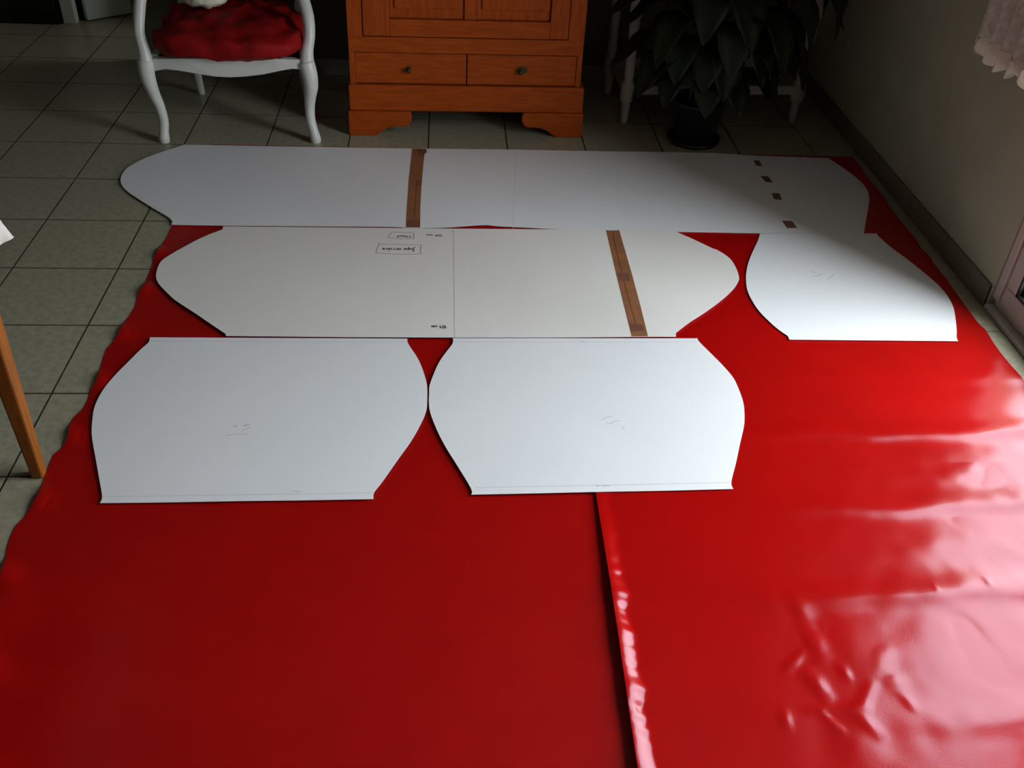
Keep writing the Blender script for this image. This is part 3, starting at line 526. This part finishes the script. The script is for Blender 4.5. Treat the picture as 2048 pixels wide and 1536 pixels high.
# loose red cushion
def pillow(name, cx, cy, cz, sx, sy, sz, m, seed=0, n=4.0, wr_=0.008, parent=None, nu=56, nv=36, taper=0.0, zmin=None, vp=0.8, pleat=0.006):
    bm = bmesh.new(); bmesh.ops.create_uvsphere(bm, u_segments=nu, v_segments=nv, radius=1)
    for v in bm.verts:
        x, y, z = v.co; ca = math.atan2(y, x); rr = (abs(math.cos(ca)) ** n + abs(math.sin(ca)) ** n) ** (-1 / n)
        rad = math.hypot(x, y); X = math.cos(ca) * rr * rad; Y = math.sin(ca) * rr * rad
        edge = rad ** 3
        zz = (1 if z > 0 else -1) * (abs(z) ** vp)
        wz = noise.noise(Vector((X * 3 + seed, Y * 3, z))) * wr_ + noise.noise(Vector((X * 9 + seed, Y * 4, z * 3))) * wr_ * 0.7
        pl_ = pleat * math.sin(ca * 26 + 3 * noise.noise(Vector((X * 2, Y * 2, seed)))) * edge
        k = 1 - taper * (Y * 0.5 + 0.5)
        v.co = (cx + X * sx * k + X * (wz + pl_), cy + Y * sy + Y * (wz + pl_), cz + zz * sz + wz)
        if name == 'cushion' and v.co.y > 1.70: v.co.z = max(v.co.z, 0.3515)
        elif name == 'cushion': v.co.z = max(v.co.z, 0.340)
    return obj(name, bm, m, parent, smooth=True)
cu = pillow('cushion', 0.212, 1.872, 0.400, 0.300, 0.262, 0.070, 'red_cloth', seed=3.0, wr_=0.020, taper=0.14, vp=0.6)
tag(cu, 'puffy crumpled red satin cushion on the white armchair seat', 'cushion')
cc = pillow('folded_cloth', 0.108, 1.930, 0.516, 0.090, 0.10, 0.042, 'cream_cloth', seed=8.0, n=2.6, wr_=0.012, pleat=0.002)
tag(cc, 'cream cloth bundle resting on the red armchair cushion', 'cloth')

ws = obj('wall_socket', B(WX - 0.008, WX, 2.085, 2.165, 0.29, 0.37), 'old_white', bevel=0.003); tag(ws, 'small cream power socket low on the right wall, behind the plant', 'socket')
obj('socket_well', tube(bmesh.new(), [(WX - 0.0125, 2.125, 0.33), (WX - 0.008, 2.125, 0.33)], 0.022, 20), 'old_white', ws)

# ------------------------------------------------------------------ white stand behind the plant
st = empty('console_stand', (1.857, 1.985, 0), math.atan2(0.05, 0.785)); tag(st, 'old white console stand with turned legs behind the dark plant', 'stand')
SW, SD = 0.785, 0.36
prof = [(0.013, 0.0), (0.017, 0.012), (0.019, 0.05), (0.021, 0.082), (0.016, 0.09), (0.027, 0.10), (0.031, 0.125), (0.031, 0.165), (0.026, 0.185), (0.018, 0.195), (0.022, 0.21), (0.020, 0.30), (0.022, 0.38), (0.024, 0.44), (0.019, 0.45), (0.028, 0.47), (0.030, 0.66), (0.028, 0.68)]
for x in (0, SW):
    for y in (0, SD): obj('leg', lathe(bmesh.new(), prof, x, y, 18), 'old_white', st, smooth=True)
obj('lower_rail', B(0.03, SW - 0.03, -0.012, 0.012, 0.132, 0.172), 'old_white', st, bevel=0.003); obj('lower_rail', B(0.03, SW - 0.03, SD - 0.012, SD + 0.012, 0.132, 0.172), 'old_white', st, bevel=0.003)
for x in (0, SW): obj('side_rail', B(x - 0.012, x + 0.012, 0.03, SD - 0.03, 0.132, 0.172), 'old_white', st, bevel=0.003)
obj('apron', B(0.0, SW, -0.012, 0.012, 0.60, 0.68), 'old_white', st); obj('apron', B(0.0, SW, SD - 0.012, SD + 0.012, 0.60, 0.68), 'old_white', st)
obj('top', B(-0.05, SW + 0.05, -0.05, SD + 0.05, 0.681, 0.705), 'old_white', st, bevel=0.006)

# ------------------------------------------------------------------ potted plant
PX, PY = 2.135, 1.80
pt = empty('potted_plant', (PX, PY, 0)); tag(pt, 'large-leaved dark green plant in a black pot before the white stand', 'plant')
obj('pot', lathe(bmesh.new(), [(0.075, 0.004), (0.085, 0.01), (0.108, 0.17), (0.115, 0.175), (0.115, 0.19), (0.105, 0.19), (0.100, 0.165)], 0, 0, 28), 'pot', pt, smooth=True)
obj('saucer', lathe(bmesh.new(), [(0.085, 0.0015), (0.108, 0.003), (0.116, 0.022), (0.110, 0.022), (0.100, 0.0045)], 0, 0, 28), 'pot', pt, smooth=True)
obj('soil', lathe(bmesh.new(), [(0.099, 0.15), (0.0995, 0.166), (0.05, 0.172)], 0, 0, 20), 'soil', pt)
def leaf(base, az, reach, height, droop, L, Wd, roll=0.0):
    "petiole from base, then a lance-shaped arching blade"
    d = Vector((math.cos(az), math.sin(az), 0)); s = Vector((-d.y, d.x, 0))
    p0 = Vector(base); pm = p0 + d * reach * 0.35 + Vector((0, 0, height * 0.75)); p1 = p0 + d * reach + Vector((0, 0, height))
    pet = crm([tuple(p0), tuple(pm), tuple(p1)], 6)
    t0 = (Vector(pet[-1]) - Vector(pet[-2])).normalized(); ang = math.asin(max(-1, min(1, t0.z)))
    n = 12; c = [p1.copy()]; a = ang
    for k in range(n):
        a2 = ang + (droop - ang) * sstep(0, 0.75, (k + 0.5) / n)
        c.append(c[-1] + (d * math.cos(a2) + Vector((0, 0, math.sin(a2)))) * (L / n))
    bm = bmesh.new(); rows = []
    for k, p in enumerate(c):
        t = k / n; wv = Wd * (math.sin(PI * t ** 0.8) ** 0.9 if 0 < t < 1 else 0.02) + 0.001
        a2 = ang + (droop - ang) * sstep(0, 0.75, t); up = Vector((-d.x * math.sin(a2), -d.y * math.sin(a2), math.cos(a2)))
        side = (s * math.cos(roll) + up * math.sin(roll))
        rows.append([bm.verts.new(p + side * (u * wv / 2) + up * (abs(u) * 0.16 * wv + 0.004 * math.sin(t * 19 + u * 2) * abs(u))) for u in (-1, -0.55, 0, 0.55, 1)])
    for k in range(n):
        for i in range(4): bm.faces.new((rows[k][i], rows[k][i + 1], rows[k + 1][i + 1], rows[k + 1][i]))
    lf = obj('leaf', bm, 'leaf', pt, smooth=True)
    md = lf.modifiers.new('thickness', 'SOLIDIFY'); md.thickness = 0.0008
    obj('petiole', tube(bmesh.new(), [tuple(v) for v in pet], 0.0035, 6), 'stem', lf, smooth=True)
D = math.radians
# az, reach, height, droop, length, width
LV = [(200, 0.10, 0.36, -35, 0.36, 0.15, 10), (182, 0.10, 0.22, -40, 0.34, 0.14, -8), (215, 0.10, 0.20, -55, 0.32, 0.15, 0), (165, 0.12, 0.42, -20, 0.34, 0.14, 5),
 (250, 0.06, 0.24, -78, 0.32, 0.16, 12), (275, 0.07, 0.22, -82, 0.30, 0.15, -10), (235, 0.08, 0.16, -60, 0.28, 0.13, 0), (300, 0.10, 0.30, -74, 0.34, 0.16, 8),
 (320, 0.12, 0.24, -66, 0.34, 0.15, -12), (335, 0.16, 0.36, -74, 0.38, 0.16, 0), (358, 0.20, 0.46, -55, 0.42, 0.16, 10), (350, 0.18, 0.26, -72, 0.32, 0.13, 0),
 (15, 0.18, 0.48, -35, 0.38, 0.15, -5), (285, 0.10, 0.42, -62, 0.38, 0.17, 0), (250, 0.08, 0.42, -60, 0.38, 0.16, -6), (225, 0.10, 0.34, -62, 0.36, 0.15, 6),
 (305, 0.16, 0.38, -68, 0.36, 0.16, 0), (330, 0.20, 0.28, -70, 0.30, 0.14, 4), (90, 0.06, 0.52, 20, 0.34, 0.14, 0), (120, 0.08, 0.50, 0, 0.34, 0.14, 0),
 (60, 0.08, 0.55, 5, 0.34, 0.14, 0), (190, 0.10, 0.50, -10, 0.36, 0.15, 0), (270, 0.05, 0.55, -35, 0.36, 0.16, 0), (345, 0.10, 0.56, -20, 0.38, 0.16, 0),
 (262, 0.08, 0.13, -70, 0.22, 0.12, 0), (292, 0.09, 0.13, -62, 0.22, 0.12, 0), (240, 0.10, 0.28, -78, 0.30, 0.14, 0), (312, 0.06, 0.46, -55, 0.36, 0.16, 0),
 (268, 0.10, 0.34, -80, 0.34, 0.15, 15), (222, 0.05, 0.48, -40, 0.36, 0.15, 0), (320, 0.10, 0.14, -45, 0.26, 0.12, 0), (205, 0.09, 0.13, -30, 0.28, 0.12, 0),
 (353, 0.20, 0.58, -78, 0.42, 0.18, 0), (346, 0.24, 0.50, -80, 0.36, 0.16, 20), (192, 0.16, 0.40, -32, 0.28, 0.14, 0), (207, 0.13, 0.33, -48, 0.28, 0.14, 0), (325, 0.18, 0.46, -75, 0.40, 0.17, 0), (180, 0.10, 0.56, -35, 0.38, 0.16, 0)]
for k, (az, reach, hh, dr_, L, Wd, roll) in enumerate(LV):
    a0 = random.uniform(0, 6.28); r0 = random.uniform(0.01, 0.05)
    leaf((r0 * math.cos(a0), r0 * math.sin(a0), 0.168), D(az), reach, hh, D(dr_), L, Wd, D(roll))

# ------------------------------------------------------------------ table leg and cloth at the left edge
tb = empty('dining_table', (0, 0, 0)); tag(tb, 'table at the left edge, a tapered orange-brown wooden leg in view', 'table')
tx1, ty1, tx0, ty0 = 0.085, -0.305, -1.15, -1.05
for x, y in ((0.074, -0.325), (-1.10, -0.325), (0.074, -1.01), (-1.10, -1.01)):
    bm = bmesh.new()
    def ring(z, r): return [bm.verts.new((x + a * r, y + b * r, z)) for a, b in ((-1, -1), (1, -1), (1, 1), (-1, 1))]
    R0, R1 = ring(0.0, 0.0145), ring(0.62, 0.026); bm.faces.new(R0[::-1]); bm.faces.new(R1)
    for k in range(4): bm.faces.new((R0[k], R0[(k + 1) % 4], R1[(k + 1) % 4], R1[k]))
    obj('leg', bm, 'wood_leg', tb, bevel=0.005)
bm = bmesh.new(); box(bm, tx0 + 0.05, tx1 - 0.01, ty1 - 0.04, ty1 - 0.02, 0.62, 0.70); box(bm, tx0 + 0.05, tx1 - 0.01, ty0 + 0.02, ty0 + 0.04, 0.62, 0.70)
box(bm, tx1 - 0.03, tx1 - 0.01, ty0 + 0.04, ty1 - 0.04, 0.62, 0.70); box(bm, tx0 + 0.05, tx0 + 0.07, ty0 + 0.04, ty1 - 0.04, 0.62, 0.70)
obj('apron', bm, 'wood_leg', tb); obj('tabletop', B(tx0, tx1 + 0.01, ty0, ty1 + 0.01, 0.70, 0.725), 'wood_leg', tb, bevel=0.004)
bm = bmesh.new(); NN = 40; gx = []; X0, X1, Y0, Y1 = tx0 - 0.012, tx1 + 0.036, ty0 - 0.012, ty1 + 0.030; DR = 0.112
for j in range(NN + 1):
    row = []
    for i in range(NN + 1):
        u = X0 - DR + (X1 - X0 + 2 * DR) * i / NN; v = Y0 - DR + (Y1 - Y0 + 2 * DR) * j / NN
        ox = max(0, u - X1) - max(0, X0 - u); oy = max(0, v - Y1) - max(0, Y0 - v)
        drop = max(abs(ox), abs(oy)); fl_ = 0.12
        x = min(max(u, X0), X1) + ox * fl_ + (0.006 * math.sin(v * 22) * drop / DR if ox else 0)
        y = min(max(v, Y0), Y1) + oy * fl_ + (0.006 * math.sin(u * 22) * drop / DR if oy else 0)
        if ox and oy: x += 0.10 * ox * min(1, abs(oy) / DR) * 1.2; y += 0.10 * oy * min(1, abs(ox) / DR) * 1.2
        row.append(bm.verts.new((x, y, 0.729 - drop)))
    gx.append(row)
for j in range(NN):
    for i in range(NN): bm.faces.new((gx[j][i], gx[j][i + 1], gx[j + 1][i + 1], gx[j + 1][i]))
tc_o = obj('tablecloth', bm, 'white_cloth', smooth=True); sd = tc_o.modifiers.new('thickness', 'SOLIDIFY'); sd.thickness = 0.0015; sd.offset = 1
tag(tc_o, 'white tablecloth whose corner hangs in at the left edge', 'tablecloth')

# ------------------------------------------------------------------ lace curtain tied beside the glazed door
cr = empty('lace_curtain', (WX - 0.07, 0.74, 0)); tag(cr, 'pale lace curtain gathered on the wall beside the glazed door', 'curtain')
bm = bmesh.new(); rows = []; nu, nz = 60, 46
for j in range(nz + 1):
    v = j / nz; row = []
    for i in range(nu + 1):
        u = i / nu
        zb = 0.735 + 0.06 * (1 - abs(2 * u - 1)) * 0 + 0.012 * abs(math.sin(u * PI * 7)); z = 2.28 + (zb - 2.28) * v
        half = 0.20 - 0.06 * math.sin(PI * min(1, v * 1.2))
        row.append(bm.verts.new((0.025 * math.sin(u * PI * 11) * (0.6 + 0.4 * v), -half + 2 * half * u, z)))
    rows.append(row)
for j in range(nz):
    for i in range(nu): bm.faces.new((rows[j][i], rows[j][i + 1], rows[j + 1][i + 1], rows[j + 1][i]))
o = obj('panel', bm, 'sheer', cr, smooth=True)
bm = bmesh.new(); hem = []
for i in range(nu * 3 + 1):
    u = i / (nu * 3); half = 0.20 - 0.0; x = 0.028 * math.sin(u * PI * 11); sc = abs(math.sin(u * PI * 7))
    hem.append([bm.verts.new((x, -half + 2 * half * u, 0.742 + 0.012 * sc)), bm.verts.new((x - 0.003, -half + 2 * half * u, 0.715 - 0.028 * sc))])
for a, b in zip(hem, hem[1:]): bm.faces.new((a[0], b[0], b[1], a[1]))
obj('scalloped_hem', bm, 'cream_cloth', cr, smooth=True)
obj('curtain_rod', tube(bmesh.new(), [(0, -1.95, 2.30), (0, 0.26, 2.30)], 0.011), 'alu', cr, smooth=True)
for y in (-1.9, 0.22): obj('rod_bracket', B(-0.012, 0.068, y - 0.01, y + 0.01, 2.288, 2.312), 'alu', cr)
